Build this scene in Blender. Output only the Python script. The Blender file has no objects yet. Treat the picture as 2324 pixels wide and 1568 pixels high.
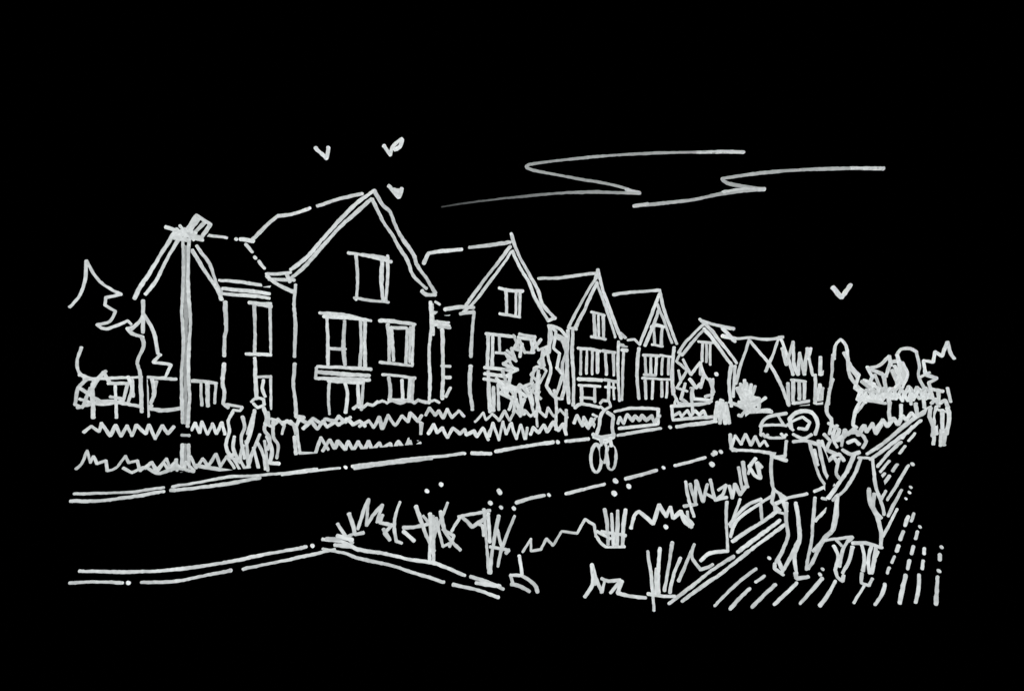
import bpy, bmesh, math, random
from mathutils import Vector
R=random.Random(7)
sc=bpy.context.scene
# ---------------------------------------------------------------- survey
# The place: street runs along +Y, houses front it at X=-24, road X=-13.4..-6.2,
# footpath X=-2..2.5. Eye stands at the origin 1.86 m up, turned 34.9 deg from the street.
FL=1400.0; CX=1162.0; HY=900.0; H=1.86
TH=math.atan(978/FL); S,C=math.sin(TH),math.cos(TH)
W0=7.9
def ray(x,y):
    u=(x-CX)/FL; v=(HY-y)/FL
    return (-S+u*C, C+u*S, v)
def pt(x,y,t):
    r=ray(x,y); return Vector((r[0]*t,r[1]*t,H+r[2]*t))
def ground(z0=0.0):              # lying on the ground
    def f(x,y,k):
        t=(H-z0)/(max(k-ray(x,y)[2],1e-4)); return pt(x,y,t),t
    return f
def front(D):                    # on a wall parallel to the street
    def f(x,y,k):
        t=D/(k-ray(x,y)[0]); return pt(x,y,t),t
    return f
def slope(D,a,b,off=.15):        # on a roof slope: rake through a,b on wall D, running back along -X
    A=front(D)(*a,0)[0]; B=front(D)(*b,0)[0]
    n=(B-A).cross(Vector((1,0,0))).normalized()
    if n.z<0: n=-n
    def f(x,y,k):
        r=Vector(ray(x,y)); o=Vector((0,0,H))
        t=((A-o).dot(n)+off)/(r.dot(n)-k); return pt(x,y,t),t
    return f
def stand(t):                    # upright thing at distance t
    def f(x,y,k): return pt(x,y,t),t
    return f
def tbase(y): return FL*H/(y-HY)
def Dground(x,y):
    return -ray(x,y)[0]*tbase(y)
# ---------------------------------------------------------------- materials
def mat_glow_ink():  # emissive strokes: brightness put into the material to stay flat white, unlit by sun
    m=bpy.data.materials.new("glowing_white_ink"); m.use_nodes=True
    n=m.node_tree.nodes; l=m.node_tree.links; n.clear()
    o=n.new("ShaderNodeOutputMaterial"); e=n.new("ShaderNodeEmission")
    a=n.new("ShaderNodeAttribute"); a.attribute_name="ink"
    tc=n.new("ShaderNodeTexCoord"); nz=n.new("ShaderNodeTexNoise"); nz.inputs["Scale"].default_value=9; nz.inputs["Detail"].default_value=4
    mr=n.new("ShaderNodeMapRange"); mr.inputs[1].default_value=.3; mr.inputs[2].default_value=.7
    mr.inputs[3].default_value=.9; mr.inputs[4].default_value=1.1
    mu=n.new("ShaderNodeMath"); mu.operation='MULTIPLY'
    l.new(tc.outputs["Object"],nz.inputs["Vector"]); l.new(nz.outputs["Fac"],mr.inputs[0])
    l.new(mr.outputs[0],mu.inputs[0]); l.new(a.outputs["Fac"],mu.inputs[1])
    e.inputs["Color"].default_value=(.935,.985,.985,1)
    l.new(mu.outputs[0],e.inputs["Strength"]); l.new(e.outputs[0],o.inputs["Surface"])
    return m
def mat_black(name,a,b,sc_):
    m=bpy.data.materials.new(name); m.use_nodes=True
    n=m.node_tree.nodes; l=m.node_tree.links; n.clear()
    o=n.new("ShaderNodeOutputMaterial"); d=n.new("ShaderNodeBsdfDiffuse")
    nz=n.new("ShaderNodeTexNoise"); nz.inputs["Scale"].default_value=sc_
    cr=n.new("ShaderNodeValToRGB"); cr.color_ramp.elements[0].color=(a,a,a,1); cr.color_ramp.elements[1].color=(b,b,b,1)
    l.new(nz.outputs["Fac"],cr.inputs[0]); l.new(cr.outputs[0],d.inputs[0]); l.new(d.outputs[0],o.inputs[0])
    return m
GLOW_INK=mat_glow_ink()
BLK=mat_black("black_paper_surface",.0001,.0003,6)
GBLK=mat_black("black_ground_surface",.0001,.0003,2)
# ---------------------------------------------------------------- mesh builder
def parse(s):
    out=[]
    for q in s.split(';'):
        q=q.strip()
        if q: out.append([tuple(float(c) for c in p.split(',')) for p in q.split()])
    return out
def zig(x0,y0,x1,y1,n,amp):
    p=[]
    for i in range(n+1):
        f=i/n
        s=-1 if i%2 else 1
        p.append((x0+(x1-x0)*f+R.uniform(-.38,.38)*abs(x1-x0)/n, y0+(y1-y0)*f+s*amp*R.uniform(.3,1.2)*.5))
    return p
def scrib(cx,cy,rx,ry,n):
    p=[]
    for i in range(n):
        a=R.uniform(0,6.28); q=R.uniform(.35,1)
        p.append((cx+math.cos(a)*rx*q,cy+math.sin(a)*ry*q))
    return p
class MB:
    def __init__(s): s.v=[];s.f=[];s.m=[];s.ink=[]
    def solid(s,poly,mp,ext,push=0):
        P=[mp(x,y,0)[0] for x,y in poly]
        if push: P=[p+Vector(ext).normalized()*push for p in P]
        for p in P: p.z=max(p.z,0.0)
        s.poly3(P,ext)
    def poly3(s,P,ext):
        b=len(s.v); n=len(P); e=Vector(ext)
        s.v+= [tuple(p) for p in P]+[tuple(p+e) for p in P]; s.ink+=[0]*(2*n)
        bm=bmesh.new(); vs=[bm.verts.new(p) for p in P]
        try:
            f=bm.faces.new(vs); bmesh.ops.triangulate(bm,faces=[f]); bm.verts.index_update()
            idx={v:i for i,v in enumerate(vs)}
            for t in bm.faces:
                k=[idx[v] for v in t.verts]
                s.f.append([b+i for i in k]); s.m.append(0)
                s.f.append([b+n+i for i in reversed(k)]); s.m.append(0)
        finally: bm.free()
        for i in range(n):
            j=(i+1)%n; s.f.append([b+i,b+j,b+n+j,b+n+i]); s.m.append(0)
    def box(s,x0,x1,y0,y1,z0,z1):
        s.poly3([Vector((x0,y0,z0)),Vector((x1,y0,z0)),Vector((x1,y1,z0)),Vector((x0,y1,z0))],(0,0,z1-z0))
    def ink_(s,strokes,mp,w=1.0,val=1.0,fade=None,wob=.8):
        if isinstance(strokes,str): strokes=parse(strokes)
        for st in strokes: s.stroke(st,mp,w,val,fade,wob)
    def stroke(s,st,mp,w,val,fade,wob):
        if len(st)==1: st=[st[0],(st[0][0]+2,st[0][1]+2)]
        segs=[[st[0]]]
        for i in range(1,len(st)):
            segs[-1].append(st[i])
            if i<len(st)-1:
                a=Vector(st[i])-Vector(st[i-1]); b=Vector(st[i+1])-Vector(st[i])
                if a.length>0 and b.length>0 and a.angle(b)>math.radians(48): segs.append([st[i]])
        tot=sum(math.dist(st[i],st[i+1]) for i in range(len(st)-1)) or 1
        done=0; base=R.uniform(.58,.73)*val; ph=R.uniform(0,6.28); ww=R.uniform(.85,1.14)*w
        for g in segs:
            pts=[]
            for i in range(len(g)-1):
                p0=g[max(i-1,0)];p1=g[i];p2=g[i+1];p3=g[min(i+2,len(g)-1)]
                L=math.dist(p1,p2); n=max(1,int(L/5.5))
                for k in range(n):
                    f=k/n
                    q=[.5*((2*p1[c])+(-p0[c]+p2[c])*f+(2*p0[c]-5*p1[c]+4*p2[c]-p3[c])*f*f+(-p0[c]+3*p1[c]-3*p2[c]+p3[c])*f**3) for c in (0,1)]
                    pts.append(q)
            pts.append(list(g[-1]))
            n=len(pts)
            if n<2: continue
            wx=wy=0
            P=[];Rr=[];I=[]
            cum=0
            for i,q in enumerate(pts):
                if i: cum+=math.dist(pts[i-1],q)
                x,y=q
                if 0<i<n-1:
                    wx=.75*wx+R.uniform(-1,1)*wob*.6; wy=.75*wy+R.uniform(-1,1)*wob*.6
                    x+=wx;y+=wy
                wl=W0*ww*(1+.10*math.sin(ph+(done+cum)/23)+R.uniform(-.08,.08))
                k=wl/2/FL
                p,t=mp(x,y,k)
                fr=(done+cum)/tot
                iv=base*(1+R.uniform(-.09,.09)+.07*math.sin(ph*2+(done+cum)/31))
                if fade: 
                    ff=fade(fr); iv*=ff; k*=.35+.65*min(1,ff*1.3)
                P.append(p);Rr.append(t*k);I.append(iv)
            done+=cum
            s.tube(P,Rr,I)
    def tube(s,P,Rr,I):
        N=8; n=len(P)
        T=[]
        for i in range(n):
            d=P[min(i+1,n-1)]-P[max(i-1,0)]
            if d.length<1e-9: d=Vector((0,0,1))
            T.append(d.normalized())
        rings=[]
        for a in (70,35): rings.append((P[0]-T[0]*Rr[0]*.6*math.sin(math.radians(a)),T[0],Rr[0]*math.cos(math.radians(a)),I[0]*1.1))
        for i in range(n): rings.append((P[i],T[i],Rr[i],I[i]))
        for a in (35,70): rings.append((P[-1]+T[-1]*Rr[-1]*.6*math.sin(math.radians(a)),T[-1],Rr[-1]*math.cos(math.radians(a)),I[-1]*1.15))
        b=len(s.v); ref=None
        for (p,t,r,iv) in rings:
            if ref is None:
                ref=t.orthogonal().normalized()
            ref=(ref-t*ref.dot(t))
            ref=ref.normalized() if ref.length>1e-6 else t.orthogonal().normalized()
            bi=t.cross(ref)
            for k in range(N):
                a=2*math.pi*k/N; rj=r*R.uniform(.88,1.1)
                s.v.append(tuple(p+(ref*math.cos(a)+bi*math.sin(a))*rj)); s.ink.append(max(0,iv*(1+R.uniform(-.07,.07))))
        m=len(rings)
        for i in range(m-1):
            for k in range(N):
                j=(k+1)%N
                s.f.append([b+i*N+k,b+i*N+j,b+(i+1)*N+j,b+(i+1)*N+k]); s.m.append(1)
        s.f.append([b+k for k in reversed(range(N))]); s.m.append(1)
        s.f.append([b+(m-1)*N+k for k in range(N)]); s.m.append(1)
    def make(s,name,parent=None,black=None,root=None,**pr):
        me=bpy.data.meshes.new(name)
        rt=root or parent
        org=rt.location.copy() if rt else (Vector(pr.pop('at')) if 'at' in pr else Vector((0,0,0)))
        me.from_pydata([tuple(Vector(v)-org) for v in s.v],[],s.f)
        me.materials.append(black or BLK); me.materials.append(GLOW_INK)
        me.polygons.foreach_set("material_index",s.m)
        at=me.attributes.new("ink",'FLOAT','POINT'); at.data.foreach_set("value",s.ink)
        me.update()
        o=bpy.data.objects.new(name,me); sc.collection.objects.link(o)
        if parent: o.parent=parent
        else: o.location=org
        for k,v in pr.items(): o[k]=v
        return o
def thing(name,base,label,category,group=None):
    e=bpy.data.objects.new(name,None); e.empty_display_size=.3; e.location=base
    sc.collection.objects.link(e); e["label"]=label; e["category"]=category
    if group: e["group"]=group
    return e
# ---------------------------------------------------------------- sky, sun, camera
w=bpy.data.worlds.new("World"); sc.world=w; w.use_nodes=True
nt=w.node_tree; bg=nt.nodes["Background"]; sk=nt.nodes.new("ShaderNodeTexSky"); sk.sky_type='NISHITA'; sk.sun_disc=False
sk.sun_elevation=math.radians(-8); sk.sun_rotation=math.radians(150)
nt.links.new(sk.outputs[0],bg.inputs[0]); bg.inputs[1].default_value=0.0005
sd=bpy.data.lights.new("sun",'SUN'); sd.energy=.3; sd.angle=math.radians(.5); sd.color=(1,.95,.88)
so=bpy.data.objects.new("sun",sd); so.rotation_euler=(math.radians(50),0,math.radians(30)); sc.collection.objects.link(so)
cd=bpy.data.cameras.new("camera"); cd.sensor_width=36; cd.lens=36*FL/2324
cd.shift_y=(HY-784)/2324; cd.clip_end=5000; cd.clip_start=.05
co=bpy.data.objects.new("camera",cd); co.location=(0,0,H); co.rotation_euler=(math.pi/2,0,TH); sc.collection.objects.link(co); sc.camera=co
try:
    sc.view_settings.view_transform='Standard'; sc.view_settings.look='None'
except Exception: pass
# ---------------------------------------------------------------- ground, road, path
def sheet(name,x0,x1,y0,y1,z,**kw):
    m=MB()
    m.v=[(x0,y0,z),(x1,y0,z),(x1,y1,z),(x0,y1,z)]; m.ink=[0]*4; m.f=[[0,1,2,3]]; m.m=[0]
    return m.make(name,None,GBLK,kind="structure",**kw)
g0=ground(0.01)
sheet("ground",-1500,1500,-300,2500,0)
sheet("road",-13.5,-6.2,-20,400,.004)
sheet("pavement",-16.2,-14.0,-20,400,.008)
m=MB(); m.box(-14.0,-13.75,-20,300,0,.1)
m.ink_("160,1137 205,1137 245,1134 300,1127 372,1115;388,1112 450,1107 520,1096 590,1084;640,1077 700,1069 772,1062;800,1058 900,1045 1000,1035 1055,1029;1070,1028 1114,1029;1125,1024 1190,1013 1255,1003;1284,1001 1335,996;1402,988 1450,979 1500,972;1536,968 1580,962 1625,956;805,1062 900,1049 980,1040",g0,.92)
m.ink_("168,1120 230,1119 300,1115 372,1106;392,1104 450,1094 520,1082 590,1078 650,1073 720,1064",ground(.1),.85)
m.ink_("1265,1002;1520,968;783,1059",g0)
m.make("kerb",None,kind="structure",label="long stone kerb outlined in white along the road")
m=MB()
m.ink_("1172,1140 1200,1132 1236,1124;1284,1120 1330,1108 1372,1098;1420,1086 1450,1079 1490,1067;1532,1056 1570,1046 1600,1038;1245,1122;1505,1060;1617,1030;1635,1024",g0,.95)
m.make("road_edge_line",None,kind="structure",label="dashed white line along the near side of road")
m=MB()
m.ink_("180,1295 250,1297 340,1296 430,1288 520,1274 600,1258 695,1240;158,1322 215,1320 278,1322;320,1321 400,1318 460,1306 525,1294;552,1291 620,1276 690,1262 760,1246;290,1321;708,1237",g0)
m.ink_("732,1223 780,1230 812,1246 870,1255 925,1268 980,1276 1020,1290 1055,1305;733,1245 780,1254 820,1268 880,1280 920,1293 1008,1320;1068,1308 1100,1318 1142,1336;1028,1326 1080,1338 1132,1355;1080,1322 1135,1330;760,1236 800,1240",g0)
m.make("kerb_of_planting_bed",None,kind="structure",label="white outlined kerb of a planting bed at the road corner")
fp=MB()
fp.v=[(-2.0,-3,.004),(2.5,-3,.004),(2.5,200,.004),(-2.0,200,.004)]; fp.ink=[0]*4; fp.f=[[0,1,2,3]]; fp.m=[0]
fp.ink_("1518,1369 1560,1337 1610,1298 1665,1262;1548,1364 1610,1318 1640,1298 1700,1250;1675,1252 1720,1218 1770,1180;1700,1250 1740,1220 1782,1190",g0)
fp.ink_("1968,1030 2010,1002 2060,958 2122,918;1975,1042 2020,1010 2062,977 2090,954;1990,1018 2030,984 2085,943;2030,985 2075,950 2115,928",g0,.85)
dk="1622,1374 1650,1345 1682,1316 1716,1290;1657,1381 1676,1360 1702,1335;1707,1377 1733,1350 1760,1326;1757,1371 1785,1345 1808,1322;1816,1369 1842,1340 1866,1312;1861,1373 1880,1347 1896,1318;1938,1367 1950,1346 1962,1326;1986,1371 2000,1350 2008,1325;2042,1367 2048,1335 2055,1305;2078,1366 2084,1335 2086,1304;2124,1370 2126,1340 2128,1308;1715,1320 1735,1306;1745,1265;1860,1302;1866,1290;1988,1262 1992,1252;2014,1300 2018,1288;2024,1276 2030,1262;2035,1250 2039,1238;2043,1224 2050,1206;2054,1192 2061,1172;2060,1290 2064,1272;2069,1256 2073,1240;2078,1222 2082,1206;2087,1194;2093,1290 2095,1272;2097,1256 2098,1244;2130,1294;2133,1270 2133,1258;2136,1240"
fp.ink_(dk,g0,.9)
fp.ink_("2004,1216 2018,1190 2036,1155;2016,1170 2030,1142 2046,1112;2014,1134 2035,1100 2062,1056;2055,1130;2063,1116;2066,1104;2070,1052;2000,1082 2008,1074;2002,1100 2018,1080;2026,1068 2036,1054;1992,1058 2015,1030 2045,1003;1998,1070 2018,1046;2042,1028 2054,1012;2062,1000 2076,983;2048,994 2070,968;2068,1182 2074,1165;2060,983 2066,976;2000,1132 2010,1114",g0,.8)
fp.make("footpath",None,GBLK,kind="structure",label="black boarded footpath with dashed white joint lines")
# ---------------------------------------------------------------- clouds and birds
cl="sketched cloud drawn as one thin white zigzag line in black sky"
c=MB(); mpc=stand(260)
c.ink_("1690,346 1560,346 1440,350 1330,358 1240,368 1200,374 1194,378 1208,386 1300,404 1390,420 1453,439",mpc,.85,.58,wob=.3)
c.ink_("1688,346 1640,345 1580,346;1452,438 1420,430",mpc,1.05,.85,wob=.3)
c.ink_("1002,470 1060,461 1130,452 1240,441 1340,436 1453,439",mpc,.8,.6,fade=lambda f:.15+.85*f**1.2,wob=.5)
c.make("cloud",None,at=pt(1400,400,260),kind="structure",label=cl)
c=MB(); mpc=stand(230)
c.ink_("2006,383 1900,383 1800,387 1720,394 1660,402 1638,406 1650,416 1690,424 1735,430 1650,438 1570,454 1500,462 1438,468",mpc,.9,.68,wob=.3)
c.ink_("2005,383 1930,382;1735,430 1690,430 1640,438;1438,468 1470,464",mpc,1.1,.9,wob=.3)
c.make("cloud",None,at=pt(1750,425,230),kind="structure",label=cl)
for s_,t in (("716,336 726,346 741,360 745,335",40),("871,331 886,352 893,330 913,316 908,333 895,340",40),("882,422 905,448 912,428;893,432 908,434",42),("1890,652 1910,675 1931,646",55)):
    st=parse(s_); b=MB(); b.ink_(st,stand(t),1.15)
    x,y=st[0][1]
    b.make("bird",None,at=pt(x,y,t),label="small white bird drawn as a V flying in black sky",category="bird",group="birds in the sky")
# ---------------------------------------------------------------- houses
XB=(-9,0,0)
HG="gabled terrace houses along the street"
def house(label,D,wallpoly,wall,roofpolys,roof,ridge,windows,wing=None,rk=None,w=1.0):
    P=front(D); xs=[p[0] for p in wallpoly]
    b=P(min(xs),HY,0)[0]; b2=P(max(xs),HY,0)[0]
    e=thing("house",((b.x+b2.x)/2,(b.y+b2.y)/2,0),label,"house",HG)
    m=MB(); m.solid(wallpoly,P,XB,.02); m.ink_(wall,P,w); m.make("wall",e)
    m=MB(); Q=front(D-.3)
    for rp in roofpolys: m.solid(rp,Q,(-9.5,0,0),.02)
    m.ink_(roof,Q,w)
    if ridge: m.ink_(ridge,slope(D-.3,*rk))
    m.make("roof",e)
    for wn in windows:
        poly,st=wn[0],wn[1]
        D2=wn[2] if len(wn)>2 else D
        m=MB(); m.solid(poly,front(D2-.06),(-.05,0,0),0); m.ink_(st,front(D2-.06),w*.95); m.make("window",e)
    if wing:
        Dw,poly,st=wing
        m=MB(); m.solid(poly,front(Dw),(-6,0,0),.02); m.ink_(st,front(Dw),w); m.make("wing",e,label="recessed side wing with double white eaves lines")
    return e
h1=house("tall narrow gabled black house with white outlines beside street lamp",24,
 [(325,1040),(325,672),(415,540),(505,672),(510,1020)],
 "325,682 325,712;511,685 514,740 509,770 509,808;509,825 505,870 510,890 506,915 518,925",
 [[(305,678),(405,515),(418,535),(335,672)],[(405,515),(440,552),(508,676),(498,682),(418,535)]],
 "305,678 318,652 345,612 370,570 402,520;330,668 352,640 378,590 412,532;436,568 462,612 490,650 503,680;446,558 475,600 490,640 503,662;376,516 400,523 430,532;470,534 515,540;545,543 575,548;535,542",
 None,
 [([(430,862),(490,866),(486,918),(430,918)],"430,864 462,866 492,870;456,868 458,920;470,868 472,922;490,870 487,915"),
  ([(575,690),(620,692),(620,802),(577,800)],"565,687 625,690;577,692 579,760 578,800;613,692 615,800;622,692 621,798;558,803 622,806;583,690 618,696",25.95),
  ([(580,852),(622,852),(622,928),(580,905)],"583,855 622,853;578,812 582,905;598,862 595,880 602,900;615,855 617,928",25.95)],
 wing=(26,[(495,645),(665,660),(665,1000),(500,1000)],
  "497,636 545,640 605,649 663,657;500,666 560,671 600,675 652,684;505,655 560,660 655,672;663,658 655,672 650,682;633,690 629,740 633,795;634,820 632,870 628,930"))
hb=house("largest black gabled house with white outlines and balcony window",24,
 [(670,1010),(670,640),(847,445),(978,672),(978,985)],
 "671,646 667,690 670,740 668,810;669,825 666,870 671,910 672,945 690,948;977,685 979,740 974,800 976,860 974,915",
 [[(655,625),(847,430),(849,455),(662,640)],[(847,430),(988,665),(972,672),(845,455)]],
 "660,612 700,580 730,545 768,503 805,466 846,434;655,635 690,606 735,556 780,508 843,452;849,432 868,466 885,482 905,528 935,572 948,604 970,635 988,665;845,452 868,500 888,530 902,556 925,592 938,625 968,655;958,660 966,668 988,669;604,622 630,622 660,618;605,626 628,645 666,662;610,634 668,636;650,620 658,640",
 "720,468 765,453 822,440;632,490 660,487 704,472;632,489 605,512 570,548;548,543 575,547;558,555 572,572;578,584;588,593 600,609",
 [([(808,582),(880,590),(877,684),(808,678)],"790,574 830,580 888,594;808,580 812,630 808,680;868,588 866,640 870,684;880,580 880,640 876,685;804,676 840,682 882,686;820,578 882,586"),
  ([(742,716),(830,724),(828,832),(744,830)],"725,710 780,714 842,728;735,718 810,723 830,730;742,716 744,770 744,830;782,728 780,780 783,828;818,728 820,780 817,830;828,728 829,832;745,790 784,792"),
  ([(880,735),(938,738),(936,828),(882,824)],"862,728 895,730 942,736;880,736 884,780 883,822;891,744 922,744;888,742 893,818;925,746 921,825;938,736 936,828;932,742 930,822;862,822 900,826 936,830"),
  ([(745,862),(826,865),(822,935),(748,940)],"748,862 745,900 748,940;782,866 788,895 784,936;812,862 815,925;825,865 820,930;745,864 820,868"),
  ([(882,856),(938,858),(936,910),(884,908)],"868,850 905,853 942,858;882,856 886,880 885,910;912,862 914,905;938,858 935,912;930,860 928,905;882,906 935,910")],
 rk=((655,625),(847,430)))
m=MB(); m.solid([(718,832),(842,836),(842,860),(718,858)],front(23.7),(-.25,0,0),.02)
m.ink_("720,832 780,834 842,838;716,858 780,860 838,862;722,844 790,850 838,852;718,834 716,858",front(23.7)); m.make("balcony",hb)
house("black gabled house with white outlines half covered by tree",24,
 [(1072,985),(1072,705),(1160,560),(1248,725),(1290,745),(1290,960)],
 "1076,708 1072,760 1069,810;1068,830 1066,880 1072,930;1248,742 1246,800;1250,740 1268,745 1288,765;1252,765 1288,773",
 [[(1045,712),(1160,548),(1160,575),(1062,705)],[(1160,535),(1260,725),(1244,730),(1160,572)]],
 "1058,692 1085,655 1118,612 1158,560;1048,712 1072,690 1112,640 1160,572;1160,530 1168,556 1180,585 1203,625 1222,660 1232,690 1258,722;1163,570 1182,612 1200,640 1212,672 1244,728;1244,728 1260,722;1010,702 1040,697 1075,698;1045,712 1075,708",
 "1065,562 1112,557 1158,550;972,575 1005,570 1048,566;972,576 962,598",
 [([(1147,656),(1180,660),(1178,718),(1147,714)],"1133,654 1160,660 1186,661;1148,656 1150,712;1172,658 1170,718;1181,660 1179,718;1134,712 1160,716 1180,720"),
  ([(1106,758),(1140,762),(1138,834),(1106,832)],"1103,757 1135,761 1168,764;1108,760 1106,832;1118,764 1117,832;1133,765 1134,800;1125,800 1145,802"),
  ([(1106,870),(1140,874),(1138,930),(1106,935)],"1100,834 1130,836 1158,840;1100,848 1150,854;1098,860 1150,868;1108,842 1112,935;1130,872 1132,930;1120,878 1120,932"),
  ([(1003,745),(1055,747),(1053,905),(1004,905)],"995,742 1055,746;1003,748 1006,820 1004,905;1045,752 1046,835;1056,746 1054,905;1002,830 1058,834;1005,856 1055,858;1044,862 1045,880 1035,905;1012,900 1022,880 1030,905",25.95)],
 wing=(26,[(982,705),(1070,708),(1070,975),(982,975)],
  "985,710 1020,713 1066,714;983,730 1020,733 1064,737;985,737 1060,744;988,685 998,691;1006,699;980,690 983,760"),
 rk=((1045,712),(1160,548)))
house("black gabled house with white outlines and narrow attic window",24,
 [(1297,965),(1297,740),(1357,625),(1405,765),(1405,950)],
 "1300,750 1298,800 1302,860 1300,920;1289,750 1287,830 1291,915;1404,775 1402,840 1406,910",
 [[(1290,745),(1357,612),(1357,640),(1305,745)],[(1357,612),(1412,768),(1396,770),(1356,640)]],
 "1290,744 1312,700 1335,660 1356,625;1305,745 1328,700 1355,642;1290,744 1308,747;1357,612 1366,650 1380,690 1395,730 1410,768;1354,640 1370,685 1382,720 1396,766;1357,612 1352,632",
 "1222,632 1260,631 1300,626 1356,620",
 [([(1346,710),(1370,712),(1369,768),(1348,766)],"1342,708 1358,712 1372,716;1348,712 1350,765;1358,716 1359,766;1369,714 1370,770;1342,764 1374,770"),
  ([(1314,792),(1360,796),(1358,850),(1316,850)],"1312,790 1340,792 1362,797;1318,794 1318,850;1332,796 1331,848;1345,796 1344,850;1356,800 1356,846"),
  ([(1372,798),(1395,800),(1394,850),(1374,850)],"1368,796 1396,800;1374,800 1376,850;1392,802 1393,852"),
  ([(1316,862),(1362,862),(1360,912),(1318,912)],"1312,860 1366,863;1314,874 1362,877;1320,878 1320,912;1350,878 1350,912;1318,902 1350,905"),
  ([(1378,864),(1395,864),(1395,908),(1380,908)],"1372,862 1400,866;1374,878 1396,880;1382,866 1380,908;1392,866 1394,906")],
 rk=((1290,745),(1357,612)),w=.92)
house("small black gabled house with white outlines and clustered windows",24,
 [(1452,945),(1452,780),(1495,672),(1532,780),(1532,930)],
 "1450,790 1446,840 1450,905;1530,788 1526,840 1528,895",
 [[(1450,782),(1495,655),(1495,680),(1462,785)],[(1495,655),(1540,782),(1530,785),(1495,680)]],
 "1452,782 1468,740 1482,705 1496,668;1464,784 1480,745 1494,705;1497,660 1505,695 1518,735 1536,780;1492,690 1508,730 1525,778;1450,780 1440,770 1425,772",
 "1392,669 1430,663 1498,659",
 [([(1482,742),(1503,744),(1501,785),(1484,783)],"1478,742 1490,738 1506,742;1484,745 1486,782;1503,744 1500,786;1480,782 1504,786"),
  ([(1462,806),(1492,808),(1490,850),(1462,850)],"1460,806 1496,808;1464,810 1466,850;1477,812 1477,850;1490,810 1488,850;1462,850 1488,852"),
  ([(1500,808),(1522,808),(1520,850),(1502,850)],"1498,806 1524,810;1504,812 1502,850;1518,812 1517,850"),
  ([(1462,860),(1522,860),(1520,900),(1462,905)],"1458,858 1526,862;1464,864 1466,905;1482,864 1480,905;1502,866 1502,900;1514,866 1512,902")],
 wing=(25.5,[(1408,770),(1452,780),(1452,945),(1408,950)],
  "1408,756 1420,768 1445,782;1412,794 1448,800;1415,800 1412,908;1434,802 1436,904;1405,782 1440,788"),
 rk=((1450,782),(1495,655)),w=.88)
h6=house("low black gabled house with white outlines behind garden shrubs",24,
 [(1540,935),(1540,800),(1595,740),(1662,825),(1662,925)],
 "1660,830 1655,870 1660,922;1668,830 1664,900;1528,800 1524,850 1530,890",
 [[(1540,802),(1592,725),(1598,745),(1548,808)],[(1592,725),(1675,826),(1660,830),(1598,748)]],
 "1540,800 1555,778 1575,757 1596,737;1548,806 1572,775 1598,748;1588,724 1615,750 1632,772 1655,800 1672,824;1598,746 1618,770 1640,800 1660,828",
 None,
 [([(1592,775),(1614,777),(1612,826),(1594,824)],"1585,775 1618,778;1595,778 1594,820;1612,780 1612,828;1603,780 1603,822"),
  ([(1572,850),(1620,850),(1618,905),(1572,905)],"1590,822 1590,850;1568,880 1575,905 1610,908;1618,860 1615,905;1625,848")],w=.92)
m=MB(); m.ink_("1592,728 1625,738 1665,746;1640,745 1660,765 1668,775;1640,762 1668,768",front(23.6)) 
m.make("ridge_tile",h6,label="ridge line running back from the gable")
house("distant black house with long white roof line and crossed rafters",24,
 [(1672,928),(1675,850),(1700,775),(1765,775),(1790,850),(1792,918)],
 "1788,870 1790,920;1800,862 1800,910;1814,864 1814,905;1826,865 1825,905;1800,915 1870,905;1805,925 1872,915",
 [[(1690,768),(1775,766),(1780,780),(1695,782)]],
 "1665,769 1700,766 1740,770 1776,765;1700,772 1690,802 1678,835 1670,870;1702,774 1722,798 1748,830 1772,872 1790,920;1768,765 1756,800 1738,842;1772,768 1785,800 1800,850",
 None,[([(1800,866),(1824,866),(1824,905),(1802,905)],"1796,862 1828,866")],w=.92)
# ---------------------------------------------------------------- street lamp
FV=Vector((-S,C,0))
t=tbase(1072); sp=stand(t); b=pt(421,1072,t); b.z=0
e=thing("street_lamp",b,"tall white street lamp with tilted square head by kerb","street lamp")
m=MB(); m.ink_("415,548 417,620 413,700 417,780 412,860 415,960;429,545 427,640 431,730 427,820 430,900 426,968;414,1008 413,1040 412,1070;428,1008 428,1040 430,1070;412,987 430,988",sp,.92,.95)
m.ink_("421,560 422,700 421,860 421,960;421,1008 421,1068",stand(t+.03),.9,.5)
m.solid([(414,545),(430,545),(430,1070),(414,1070)],stand(t+.05),tuple(FV*.06)); m.make("post",e)
m=MB(); m.solid([(425,520),(446,490),(478,510),(455,542)],sp,tuple(FV*.15),.03)
m.ink_("425,520 446,489 478,510 456,541 430,530;446,489 462,500;432,522 450,498;440,530 465,505;395,540 430,545;400,530 460,545;408,512 425,530 415,545;400,535 420,520 440,545;410,525 445,528",sp); m.make("lamp_head",e)
# ---------------------------------------------------------------- trees
def tree(label,t,trunk,crown,hull=None,w=.92):
    tr=parse(trunk)[0]; bx=tr[-1][0]; b=pt(bx,HY,t); b.z=0
    e=thing("tree",b,label,"tree","trees around the street")
    m=MB(); p=pt(bx,HY,t); rr=.004*t
    zt=max(pt(bx,tr[0][1],t).z,.6)
    N=8; bb=len(m.v)
    for (z,r) in ((0,rr*1.3),(zt*.5,rr*.9),(zt,rr*.5)):
        for k in range(N): m.v.append((p.x+math.cos(k*.785)*r-S*rr*2,p.y+math.sin(k*.785)*r+C*rr*2,z)); m.ink.append(0)
    for i in range(2):
        for k in range(N):
            j=(k+1)%N; m.f.append([bb+i*N+k,bb+i*N+j,bb+(i+1)*N+j,bb+(i+1)*N+k]); m.m.append(0)
    m.ink_(trunk,stand(t),w); m.make("trunk",e)
    m=MB()
    if hull: m.solid(hull,stand(t),tuple(FV*t*.03),.03)
    m.ink_(crown,stand(t),w); m.make("crown",e)
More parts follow.
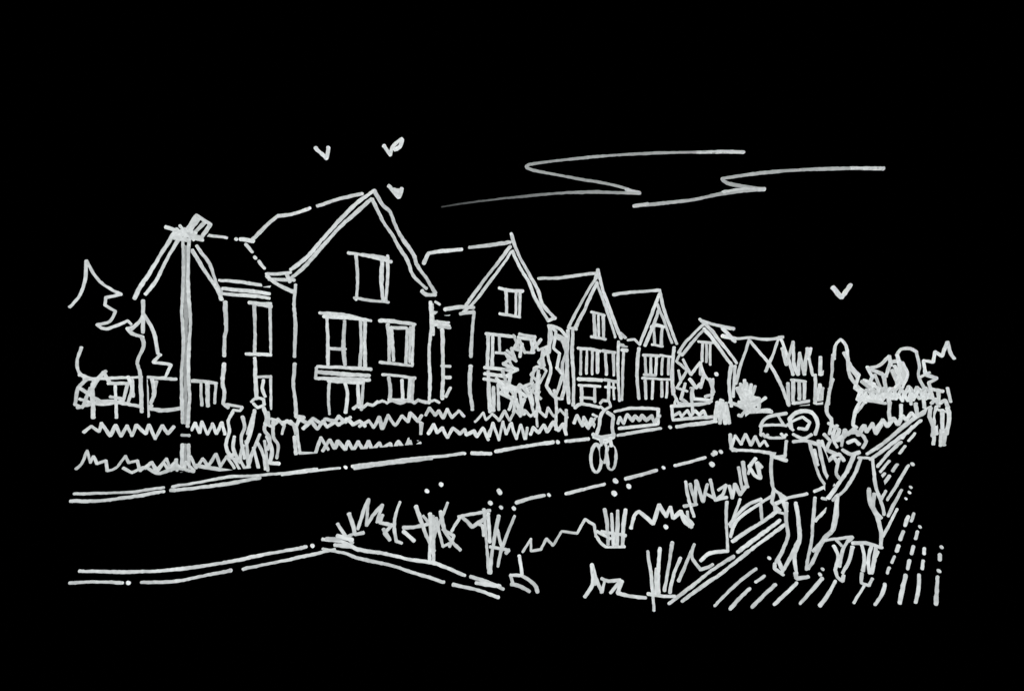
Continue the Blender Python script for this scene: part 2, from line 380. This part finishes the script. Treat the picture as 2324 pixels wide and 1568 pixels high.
tree("bare-outlined conifer with ragged white edge behind fence",20.5,"222,900 222,925","158,697 180,672 192,640 196,592 215,625 240,650 275,668 240,676 238,692 262,706 248,730 220,737 240,746 290,728 298,736",[(165,697),(196,600),(268,668),(245,685),(260,706),(230,737),(200,735)])
tree("narrow white outlined tree at the corner of narrow house",19.5,"322,765 326,785 312,820 318,850 322,935","324,688 322,720 300,742 288,745 300,757 325,765;325,712 342,738 352,765 358,802 365,806;325,718 324,755;362,806 348,822 388,828 375,856 360,858;318,730 295,752 310,762",[(323,712),(352,765),(358,815),(372,850),(325,850),(318,765),(300,745)])
def shrub(name,label,cat,st,t=None,D=None,w=1,hull=None,group=None,val=1,ext=.4):
    sts=parse(st) if isinstance(st,str) else st
    allp=[p for s_ in sts for p in s_]
    ym=max(p[1] for p in allp)+3
    if D is not None:
        mp=front(D); ex=(-ext,0,0)
    else:
        if t is None: t=tbase(ym)
        mp=stand(t); ex=tuple(FV*ext)
    xm=sum(p[0] for p in allp)/len(allp)
    b=mp(xm,ym,0)[0]; b.z=0
    m=MB()
    if hull: m.solid(hull,mp,ex,.03)
    m.ink_(sts,mp,w,val)
    kw=dict(at=b,label=label,category=cat)
    if group: kw["group"]=group
    return m.make(name,None,**kw)
shrub("fence","low white outlined timber fence with posts beside ragged shrub","fence",
 "190,860 260,858 330,856 400,860;210,870 212,948;262,870 264,948;330,862 336,945;300,862 302,900;345,860 350,890 342,915;175,925 240,910 300,918 360,930 410,926;180,905 230,918 280,908;355,865 348,895",D=22,hull=[(190,880),(400,880),(410,940),(190,945)],ext=.1,w=.95)
shrub("shrub","ragged white outlined shrub against the fence","shrub",
 "185,788 175,820 180,845 200,858 178,880 170,918 188,925;180,850 215,862 205,890 235,845 250,870;240,842 215,865;245,870 290,870 282,905 250,900;290,855 300,880 290,915;330,925 345,920;180,880 210,900 240,915;205,880 190,920",D=21,w=.92)
def row(label,spec,D,solid=None,name="hedge",cat="hedge",ext=.7):
    return shrub(name,label,cat,spec,D=D,hull=solid,group="hedges in front gardens",ext=ext,w=.92)
row("long low hedge with ragged white top on lawn",[zig(193,973,395,980,15,30),zig(432,968,510,975,8,28)],20,[(193,985),(510,985),(510,1010),(193,1020)])
row("tall ragged grass hedge beside street lamp",parse("172,1064 185,1052 198,1022 205,1050 212,1035 220,1052 240,1045 243,1068 262,1062 285,1034 292,1050 312,1045 318,1068 345,1048 352,1068 378,1040 388,1068 400,1042 402,1068;432,1035 445,1062 460,1040 472,1058 490,1030 500,1058 515,1035 532,1062;280,1062 300,1072 330,1060 360,1074 400,1062 440,1070;440,1055 480,1062 530,1070")+[zig(330,1058,440,1058,8,20)],Dground(350,1085)-.1,[(175,1066),(535,1066),(535,1080),(175,1080)])
row("clipped hedge with square end and ragged white top",parse("672,965 680,1028 715,1029 728,992 745,1020;665,960 672,985;668,990 672,1030;925,1018 950,1012;955,958 956,985 948,998")+[zig(735,1012,950,1010,19,24)],17.0,[(682,1005),(950,1015),(950,1022),(682,1030)])
row("garden hedge with wavy white top below big house",[zig(640,960,800,950,11,16),zig(690,964,830,958,10,18),zig(820,962,960,948,11,26),zig(800,925,860,915,5,8),zig(850,913,995,910,10,6)]+parse("640,958 660,955 672,975;630,950 645,965 640,985"),20.5,[(690,975),(955,968),(955,990),(690,1000)])
row("ragged front hedge with white outline below covered house",[zig(965,935,1050,940,8,18),zig(968,975,1110,985,12,26),zig(1080,945,1285,935,16,22),zig(1110,976,1200,982,9,38),zig(1200,974,1285,972,8,26)]+parse("1285,930 1283,980;958,960 955,985;1120,962 1108,985"),14.3,[(965,988),(1280,982),(1280,984),(965,1000)])
row("short garden hedge with white outline behind cyclist",[zig(1305,950,1350,955,6,28),zig(1400,952,1495,948,11,20)]+parse("1395,934 1440,926 1495,928;1494,930 1493,962 1460,966 1405,972;1305,925 1320,916 1360,924;1325,960 1335,972 1350,950"),14.2,None)
row("short box hedge with white outline on verge",[zig(1530,938,1605,935,8,14)]+parse("1524,922 1528,953 1560,950 1618,946;1524,922 1570,918 1610,914"),14.2,None)
tree("small leafy tree with dense jagged white scribble before house",28,"1225,850 1222,880 1218,940 1220,968",
 "1165,760 1180,795 1160,790 1172,820 1145,800 1165,835 1140,840 1150,868;1175,765 1205,770 1212,800 1190,800;1210,768 1222,795 1245,785 1230,805 1235,830 1212,835 1205,870 1225,890;1150,870 1175,880 1210,868;1140,880 1170,885 1195,900;1170,890 1165,935;1180,885 1185,930;1195,880 1210,930 1215,945;1205,890 1208,920;1160,840 1152,890;1165,900 1155,930;1185,780 1180,810;1160,900 1190,940;1232,790 1228,835;1222,840 1218,900 1225,930;1130,870 1160,905;1150,795 1168,808 1142,826 1175,838 1150,852;1178,758 1215,764 1205,800 1228,770;1190,798 1178,770 1168,790;1218,835 1205,850 1222,868 1200,880 1228,905;1145,868 1165,895 1180,872 1200,895 1212,880;1172,905 1178,940 1190,905;1240,800 1222,822 1240,842 1225,870;1126,858 1150,880 1135,892 1165,905")
tree("slim cypress with wavy white outline between houses",28,"1258,885 1262,910 1262,975",
 "1245,738 1252,765 1243,800 1250,840 1240,875 1258,900 1275,905;1250,742 1262,752 1256,790 1270,802 1264,835 1278,850 1268,880 1262,895;1275,770 1285,800 1276,830 1282,870 1275,905;1262,760 1282,768;1285,775 1290,900")
tree("garden tree with looping white outline before low house",50,"1572,880 1570,900 1572,940",
 "1545,800 1535,820 1560,840 1548,860 1535,880 1560,888;1550,815 1568,850 1590,822 1598,850 1615,870 1618,895 1600,900;1565,860 1580,880 1590,870;1540,840 1545,868;1555,870 1545,905 1560,915;1598,850 1590,880;1530,895 1540,915 1590,918 1615,910;1535,905 1530,920;1610,860 1620,890",w=.88)
tree("jagged row-end tree with white zigzag branches",70,"1850,850 1850,880 1850,915","1775,790 1785,828 1800,775 1802,825 1812,850 1815,800 1826,850 1832,790 1845,852;1840,790 1835,815;1862,810 1862,850 1890,830;1855,905 1860,872 1868,905 1874,875 1880,908;1855,885 1880,880",w=.9)
tree("tall rounded tree with white outline beside far road",65,"1890,860 1882,890 1880,918","1893,815 1895,785 1908,770 1920,785 1925,820 1928,850 1945,875 1965,890;1890,805 1888,850 1880,900 1875,925;1915,800 1935,835 1950,850 1940,880 1958,895;1925,830 1945,855;1868,880 1862,905",[(1893,815),(1908,775),(1922,790),(1926,850),(1938,880),(1888,880)],w=.9)
tree("bushy far tree with angular white outline",62,"2020,880 2018,890 2018,918","1968,832 1980,855 1972,870 1995,882;1970,835 1995,830 2018,808 2022,830;2010,855 2022,822 2040,818 2050,840 2052,862 2035,878;1985,850 2000,885;2025,840 2035,865 2045,850;1955,865 1975,880;1960,862 1985,872 1970,888;1978,838 2005,850 2012,885;2030,830 2045,860 2028,885",w=.9)
tree("round topped far tree with white outline beside path",60,"2066,880 2068,892 2068,918","2036,805 2045,793 2065,790 2080,798 2086,830 2085,855 2098,880;2036,805 2042,840 2035,870;2048,822 2060,850 2048,880",w=.9)
tree("spiky far tree with white jagged crown",58,"2130,885 2130,895 2130,925","2100,848 2096,818 2118,822 2122,798 2138,808 2150,776 2156,800 2166,814;2100,850 2126,858 2108,868 2112,882 2140,888;2090,855 2110,845;2150,880 2158,912",w=.9)
shrub("hedge","dense white scribbled hedge below far trees","hedge",
 [zig(1945,897,2120,893,26,28),zig(1950,903,2115,900,24,20),zig(1955,888,2110,884,16,18)],t=50,group="hedges in front gardens",w=.9)
shrub("shrub","dense white scribbled flowering shrub beside parked car","shrub",
 [scrib(1690,890,14,26,14),scrib(1700,903,26,26,18),scrib(1712,920,34,22,20),scrib(1692,924,32,22,16),scrib(1725,938,36,12,14)]+parse("1690,862 1688,900;1672,880 1690,910;1714,876 1700,915;1738,902 1705,925;1655,912 1690,925;1700,945 1760,958;1740,940 1725,965 1740,975;1680,870 1685,890;1705,872 1700,900"),t=29.5,w=.95)
shrub("shrub","small white scribbled shrub on verge","shrub",[scrib(1637,928,14,22,9),zig(1622,933,1655,933,6,50),scrib(1640,943,16,14,6)],t=30,w=.95)
shrub("shrub","low planting with ragged white top beside footpath","shrub",
 [zig(1905,985,2000,968,9,28),zig(1990,965,2080,940,8,24)]+parse("1955,908 1942,930 1936,965 1945,970;1960,915 1945,935;2020,912 2018,935 2022,960;2045,918 2045,945;2078,915 2082,945;1885,880 1876,930 1888,955 1882,985;1900,965 1890,990 1900,1015;2095,900 2098,925;1965,908 2010,915"),t=22,w=.95)
shrub("shrub","spiky planting with white outline behind walkers","shrub",
 "1870,985 1885,1000 1875,1020 1898,1030 1880,1045;1895,1040 1905,1060 1885,1070;1880,960 1905,975 1895,1000;1865,1000 1875,1040",t=16,w=.92)
# ---------------------------------------------------------------- roadside planting
PG="clumps of planting beside the road"
def clump(label,st,w=1,name="grass_clump",t=None): shrub(name,label,"plant",st,w=w,group=PG,t=t)
clump("spiky leafy clump with white outlines at bed corner","740,1222 775,1222 800,1212;766,1188 780,1210 800,1232;792,1165 800,1190 806,1212 825,1208;812,1200 825,1160 837,1132 833,1165 832,1192 850,1165 868,1145 855,1185;868,1168 862,1185 890,1192;870,1200 885,1225 872,1210 890,1190;765,1215 800,1225")
clump("thin reed clump with white outlines","908,1138 897,1170 895,1200 900,1228 912,1232;915,1197 945,1195 975,1188;915,1205 940,1227;944,1148 955,1180 968,1215 985,1250;1016,1140 1005,1170 992,1200 978,1240;976,1165 978,1210 975,1270;983,1170 984,1272;960,1170 985,1200 990,1175 1005,1240 1020,1232;1000,1160 1012,1210 1045,1248;1005,1200 1030,1215 1020,1240")
clump("broad leaved clump with white outlines","1040,1172 1075,1165 1112,1158;1045,1172 1025,1205;1048,1172 1072,1195 1108,1172;1098,1155 1102,1200 1106,1250 1110,1300;1108,1165 1112,1230;1132,1170 1122,1220 1114,1270 1113,1300;1168,1170 1152,1210 1138,1250 1130,1285;1112,1240 1155,1248 1148,1255;1128,1200 1140,1245;1085,1188 1095,1192 1098,1215")
clump("low ground plant with white outline near kerb end","1178,1260 1182,1285 1184,1305 1158,1305;1160,1325 1180,1330 1202,1342;1185,1306 1212,1325 1220,1343;1158,1305 1165,1325")
clump("low wavy ground cover with white outline","1186,1252 1205,1222 1205,1250 1228,1246 1240,1222 1255,1237 1275,1205 1310,1210 1328,1178 1348,1190 1352,1215",w=.9)
clump("upright stem clump with white outlines","1352,1215 1375,1240 1418,1240;1372,1155 1378,1190 1380,1235;1388,1165 1392,1236;1402,1158 1400,1238;1420,1156 1416,1190 1413,1236;1355,1205 1385,1222;1365,1205 1420,1215")
clump("wavy ground cover with white outline","1432,1198 1440,1170 1450,1160 1482,1188 1496,1145 1512,1172 1522,1150 1528,1175 1545,1160 1555,1185 1570,1195;1545,1165 1572,1190;1560,1160 1565,1195")
clump("dense spiky flower clump with white outlines","1556,1092 1562,1130 1575,1172;1566,1098 1578,1142 1580,1090 1596,1138 1606,1098;1552,1148 1582,1144;1612,1088 1622,1130 1600,1118;1630,1112 1648,1100 1640,1122 1622,1134 1650,1128;1655,1102 1662,1130 1668,1098 1680,1122 1692,1104;1686,1048 1690,1080 1697,1105;1676,1060 1684,1108")
clump("small plume with white outline","1715,1040 1700,1058 1712,1078 1726,1085 1718,1050 1728,1060;1705,1050 1698,1075")
clump("large folded leaves with white outlines","1650,1138 1648,1180 1652,1250;1655,1190 1690,1150 1728,1132;1658,1218 1670,1185 1700,1158 1762,1118;1726,1140 1730,1182;1662,1228 1695,1205 1730,1184 1768,1155;1680,1132 1658,1195;1755,1125 1760,1160 1780,1165")
clump("jagged grass clump with white outlines near path","1327,1354 1345,1322 1343,1280 1356,1320 1366,1343;1365,1312 1380,1318 1408,1316 1385,1345;1345,1288 1350,1325;1366,1343 1372,1318;1412,1318 1402,1345 1430,1352 1466,1356")
clump("tall reed clump with white outlines at path edge","1470,1250 1478,1310 1484,1385;1498,1243 1494,1300 1496,1350;1526,1230 1518,1280 1508,1340;1545,1265 1530,1300 1520,1345;1470,1347 1500,1352 1532,1352;1490,1290 1488,1350")
clump("arching leafy stem with white outline at path edge","1540,1318 1560,1270 1576,1234 1570,1262 1590,1292 1608,1286 1618,1280;1590,1272 1612,1255 1652,1250")
for s_ in ("968,1113","1000,1098","1132,1113 1135,1118","1112,1140","1136,1150","1165,1152","1396,1090","1426,1102","1393,1118","1510,1194","1615,1052","1622,1026"):
    st=parse(s_); x,y=st[0][0]; q=MB(); q.ink_(st,g0,1.2); q.make("pebble",None,at=pt(x,y,tbase(y)),label="single small white pebble lying on the black road",category="pebble",group="pebbles scattered on the road")
shrub("shrub","low bed planting with zigzag white outline beside parked car","shrub","1657,985 1660,1018 1672,1022;1660,1015 1668,988 1682,1008 1692,985 1704,1010 1714,990 1724,1012 1735,1000 1742,1012;1662,1022 1700,1022 1740,1026 1782,1035",t=tbase(1040),w=.95)
# ---------------------------------------------------------------- parked car
t=27.0; e=thing("parked_car",(pt(1760,HY,t).x,pt(1760,HY,t).y,0),"boxy parked car outlined in white beside the kerb","car")
m=MB(); sp=stand(t)
m.solid([(1725,985),(1728,955),(1745,942),(1778,940),(1790,955),(1792,985)],sp,tuple(FV*2.2),.03)
m.ink_("1725,968 1742,946 1785,938;1728,968 1726,986 1755,994 1782,992;1730,966 1760,964 1785,966;1765,942 1778,964",sp,.88); m.make("body",e)
for x in (1737,1779):
    m=MB()
    m.solid([(x-7,978),(x+7,978),(x+9,988),(x+5,992),(x-5,992),(x-9,988)],stand(t-.05),tuple(FV*.3),.0); m.ink_([[(x-6,984),(x,991),(x+6,986)]],stand(t-.1),.8); m.make("wheel",e)
# ---------------------------------------------------------------- people
def body_mesh(name,parent,t,cx,yb,hp,stride=.12,arms=None,seated=False):
    k=t/FL; Hm=hp*k; o=pt(cx,HY,t); o.z=0; Rt=Vector((C,S,0)); Fw=FV
    vs=[];es=[];rs=[]
    def v(s_,z,d,r,pa=None):
        vs.append(o+Rt*(s_*Hm)+Fw*(d*Hm+.02)+Vector((0,0,z*Hm))); rs.append(r*Hm)
        if pa is not None: es.append((pa,len(vs)-1))
        return len(vs)-1
    pel=v(0,.52,0,.075); wa=v(0,.62,0,.066,pel); ch=v(0,.74,0,.078,wa); nk=v(0,.83,0,.032,ch)
    hd0=v(0,.875,.0,.046,nk); hd=v(0,.93,.008,.052,hd0); tp=v(0,.975,.005,.034,hd); v(0,.905,.06,.010,hd0)
    for sd,(hx,hz) in zip((-1,1),arms or ((-.14,.48),(.14,.48))):
        sh=v(sd*.10,.80,0,.036,ch); el=v((sd*.10+hx)/2+sd*.04,(.80+hz)/2-.01,-.02*sd,.026,sh); wr=v(hx,hz+.04,.03,.016,el); pm=v(hx,hz,.035,.017,wr)
        for q in range(4):
            f1=v(hx+(q-1.5)*.009,hz-.03,.04,.0055,pm); v(hx+(q-1.5)*.010,hz-.05-.006*(q in(1,2)),.045,.005,f1)
        th=v(hx-sd*.018,hz-.012,.045,.006,pm); v(hx-sd*.024,hz-.032,.05,.0055,th)
        hp_=v(sd*.052,.49,0,.058,pel); 
        if seated:
            kn=v(sd*.075,.33,-.12,.042,hp_); an=v(sd*.06,.12,-.03,.024,kn)
        else:
            kn=v(sd*.058,.28,sd*stride*.35,.040,hp_); an=v(sd*.055,.045,sd*stride*.8,.024,kn)
        v(sd*.06,(.10 if seated else .02),(-.12 if seated else sd*stride*.8+.09),.019,an)
    me=bpy.data.meshes.new(name); me.from_pydata([tuple(p-parent.location) for p in vs],es,[])
    ob=bpy.data.objects.new(name+"_tmp",me); sc.collection.objects.link(ob)
    md=ob.modifiers.new("s",'SKIN'); 
    for i,sv in enumerate(me.skin_vertices[0].data): sv.radius=(rs[i],rs[i]); sv.use_root=(i==0)
    ob.modifiers.new("d",'SUBSURF').levels=1
    dg=bpy.context.evaluated_depsgraph_get(); me2=bpy.data.meshes.new_from_object(ob.evaluated_get(dg)); bpy.data.objects.remove(ob)
    me2.materials.clear(); me2.materials.append(BLK)
    bo=bpy.data.objects.new(name,me2); sc.collection.objects.link(bo); bo.parent=parent
    return bo
def person(label,cx,yb,ytop,parts,group,t=None,**kw):
    t=t or tbase(yb); b=pt(cx,HY,t); b.z=0
    e=thing("person",b,label,"person",group)
    body_mesh("body",e,t,cx,yb,yb-ytop,**kw)
    sp=stand(t-.02*t)
    for nm,st in parts.items():
        m=MB(); m.ink_(st,sp,.97 if t<14 else .9); m.make(nm.split('|')[0],e)
    return e
person("person walking away in short jacket and trousers on footpath",1820,1312,935,{
 "hair":"1796,972 1792,950 1806,936 1828,932 1846,940 1856,962 1850,986;1798,956 1822,946 1838,958 1830,974 1812,972;1800,985 1822,994 1842,986;1788,962 1800,976",
 "jacket":"1785,1000 1782,1035 1752,1036 1750,1070 1756,1108 1785,1130 1832,1120;1750,1033 1785,1045;1838,1005 1848,1045 1862,1085 1882,1112;1858,1000 1866,1045 1876,1080 1892,1100;1800,1002 1830,1000 1862,1010;1756,1108 1752,1140 1770,1158;1785,1130 1762,1142;1848,1115 1870,1105 1885,1118;1865,1130 1890,1135 1902,1122;1848,1020 1856,1055",
 "trousers":"1785,1140 1784,1180 1788,1215 1775,1250 1762,1275;1770,1120 1785,1160;1806,1140 1812,1185 1814,1225 1803,1260 1808,1300;1812,1228 1795,1262 1775,1296;1850,1128 1845,1180 1842,1225 1834,1260 1830,1292;1905,1128 1900,1165 1890,1200 1868,1225 1850,1262 1834,1290;1850,1182 1880,1152;1870,1225 1845,1250",
 "shoe|1":"1758,1278 1758,1290 1770,1298 1778,1304;1765,1270 1775,1290","shoe|2":"1806,1300 1808,1312 1835,1308"},
 "people walking on the footpath",arms=((-.13,.50),(.13,.47)),stride=.10)
person("person walking away in long coat with bag strap on footpath",1942,1328,985,{
 "hair":"1910,1012 1912,994 1932,982 1954,986 1966,1002 1958,1016;1924,1004 1940,998 1950,1008;1912,1020 1932,1030 1950,1026;1900,1000 1910,990",
 "coat":"1948,1038 1980,1040 1984,1075 1990,1110 2004,1150 2006,1168;1972,1108 1975,1140 1990,1170 2000,1210 1999,1240;1985,1120 1982,1150 2000,1175;1938,1032 1925,1065 1902,1100 1880,1130;1953,1042 1940,1075 1918,1110 1902,1124 1890,1135;1905,1040 1898,1070 1905,1085;1890,1035 1905,1030 1915,1045;1872,1226 1900,1222 1935,1218 1925,1228;1935,1232 1965,1232 2002,1242;1900,1125 1895,1165 1888,1205;1898,1225 1910,1238",
 "trousers":"1892,1238 1903,1262 1896,1290;1925,1225 1912,1250 1905,1285;1935,1240 1928,1270 1912,1300;1955,1235 1962,1265 1958,1295;1978,1238 1970,1270 1974,1300;1988,1238 1985,1265 1978,1300",
 "shoe|1":"1895,1292 1900,1308 1912,1318 1915,1305","shoe|2":"1956,1300 1955,1322 1972,1328 1980,1312"},
 "people walking on the footpath",arms=((-.15,.52),(.16,.55)),stride=.09)
person("distant person standing on footpath in white hatched clothes",2121,1008,905,{
 "jacket":"2114,915 2122,905 2130,918;2112,925 2110,945 2118,968 2116,990;2125,922 2122,950 2126,985",
 "trousers":"2118,962 2120,985 2118,1008"},"people far along the footpath")
person("distant person in white outlined coat standing on footpath",2144,1012,905,{
 "jacket":"2134,915 2145,908 2152,925;2150,925 2154,945 2148,985;2138,930 2140,980;2130,930 2155,935",
 "trousers":"2136,975 2134,1012;2146,975 2142,1010"},"people far along the footpath")
person("person standing on pavement in loose white outlined coat",538,1066,912,{
 "hair":"514,918 532,920 550,924 545,932 530,930 525,938",
 "coat":"528,935 518,955 520,980 512,1010 522,1035 532,1030;550,945 555,970 548,995 555,1040;532,990 530,1020 545,1050;515,1035 545,1045;575,940 566,970 562,985",
 "trousers":"530,1040 545,1068;552,1010 545,1040 560,1068;558,1000 565,1065"},"people walking on the pavement")
person("person striding on pavement in long white outlined coat",590,1068,900,{
 "hair":"570,912 582,903 598,906 600,918 585,925 575,915",
 "coat":"598,925 606,950 600,975 612,995 608,1020;578,930 572,960 568,985 560,1005;608,935 610,965;600,960 618,968 632,955 615,950;590,985 575,1020 562,1060;620,955 620,990 632,1010 628,1040;605,990 618,1020 612,1050 634,1052",
 "trousers":"600,1000 605,1040 608,1068;585,1005 598,1035 602,1065;575,1015 588,1068"},"people walking on the pavement")
t=tbase(1076)
person("cyclist riding along the road in white outlined clothes",1376,1060,908,{
 "hair":"1362,915 1368,908 1382,910 1386,922 1372,930 1362,922",
 "jacket":"1372,930 1362,945 1360,968 1352,990;1378,935 1392,945 1390,970 1394,990;1345,985 1365,992 1395,985;1355,945 1345,940",
 "trousers":"1366,992 1364,1010;1384,992 1388,1012"},"cyclist on the road",t=t+.1,seated=True,arms=((-.13,.55),(.13,.55)))
b=pt(1370,HY,t); b.z=0
e=thing("bicycle",b,"bicycle with two narrow white outlined wheels ridden along road","bicycle")
def oval(cx,cy,rx,ry,n=18): return [(cx+rx*math.cos(i*6.4/n),cy+ry*math.sin(i*6.4/n)) for i in range(n+1)]
for (cx,cy,rx,ry) in ((1353,1040,12,32),(1387,1038,11,27)):
    m=MB(); m.ink_([oval(cx,cy,rx,ry)],stand(t),.9,wob=.5); m.make("wheel",e)
m=MB(); m.ink_("1372,995 1370,1020 1372,1050;1362,1000 1375,1005 1382,1000;1375,1010 1380,1055",stand(t),.9); m.make("frame",e)
m=MB(); m.ink_("1346,992 1370,998 1394,992",stand(t-.15),.9); m.make("handlebar",e)
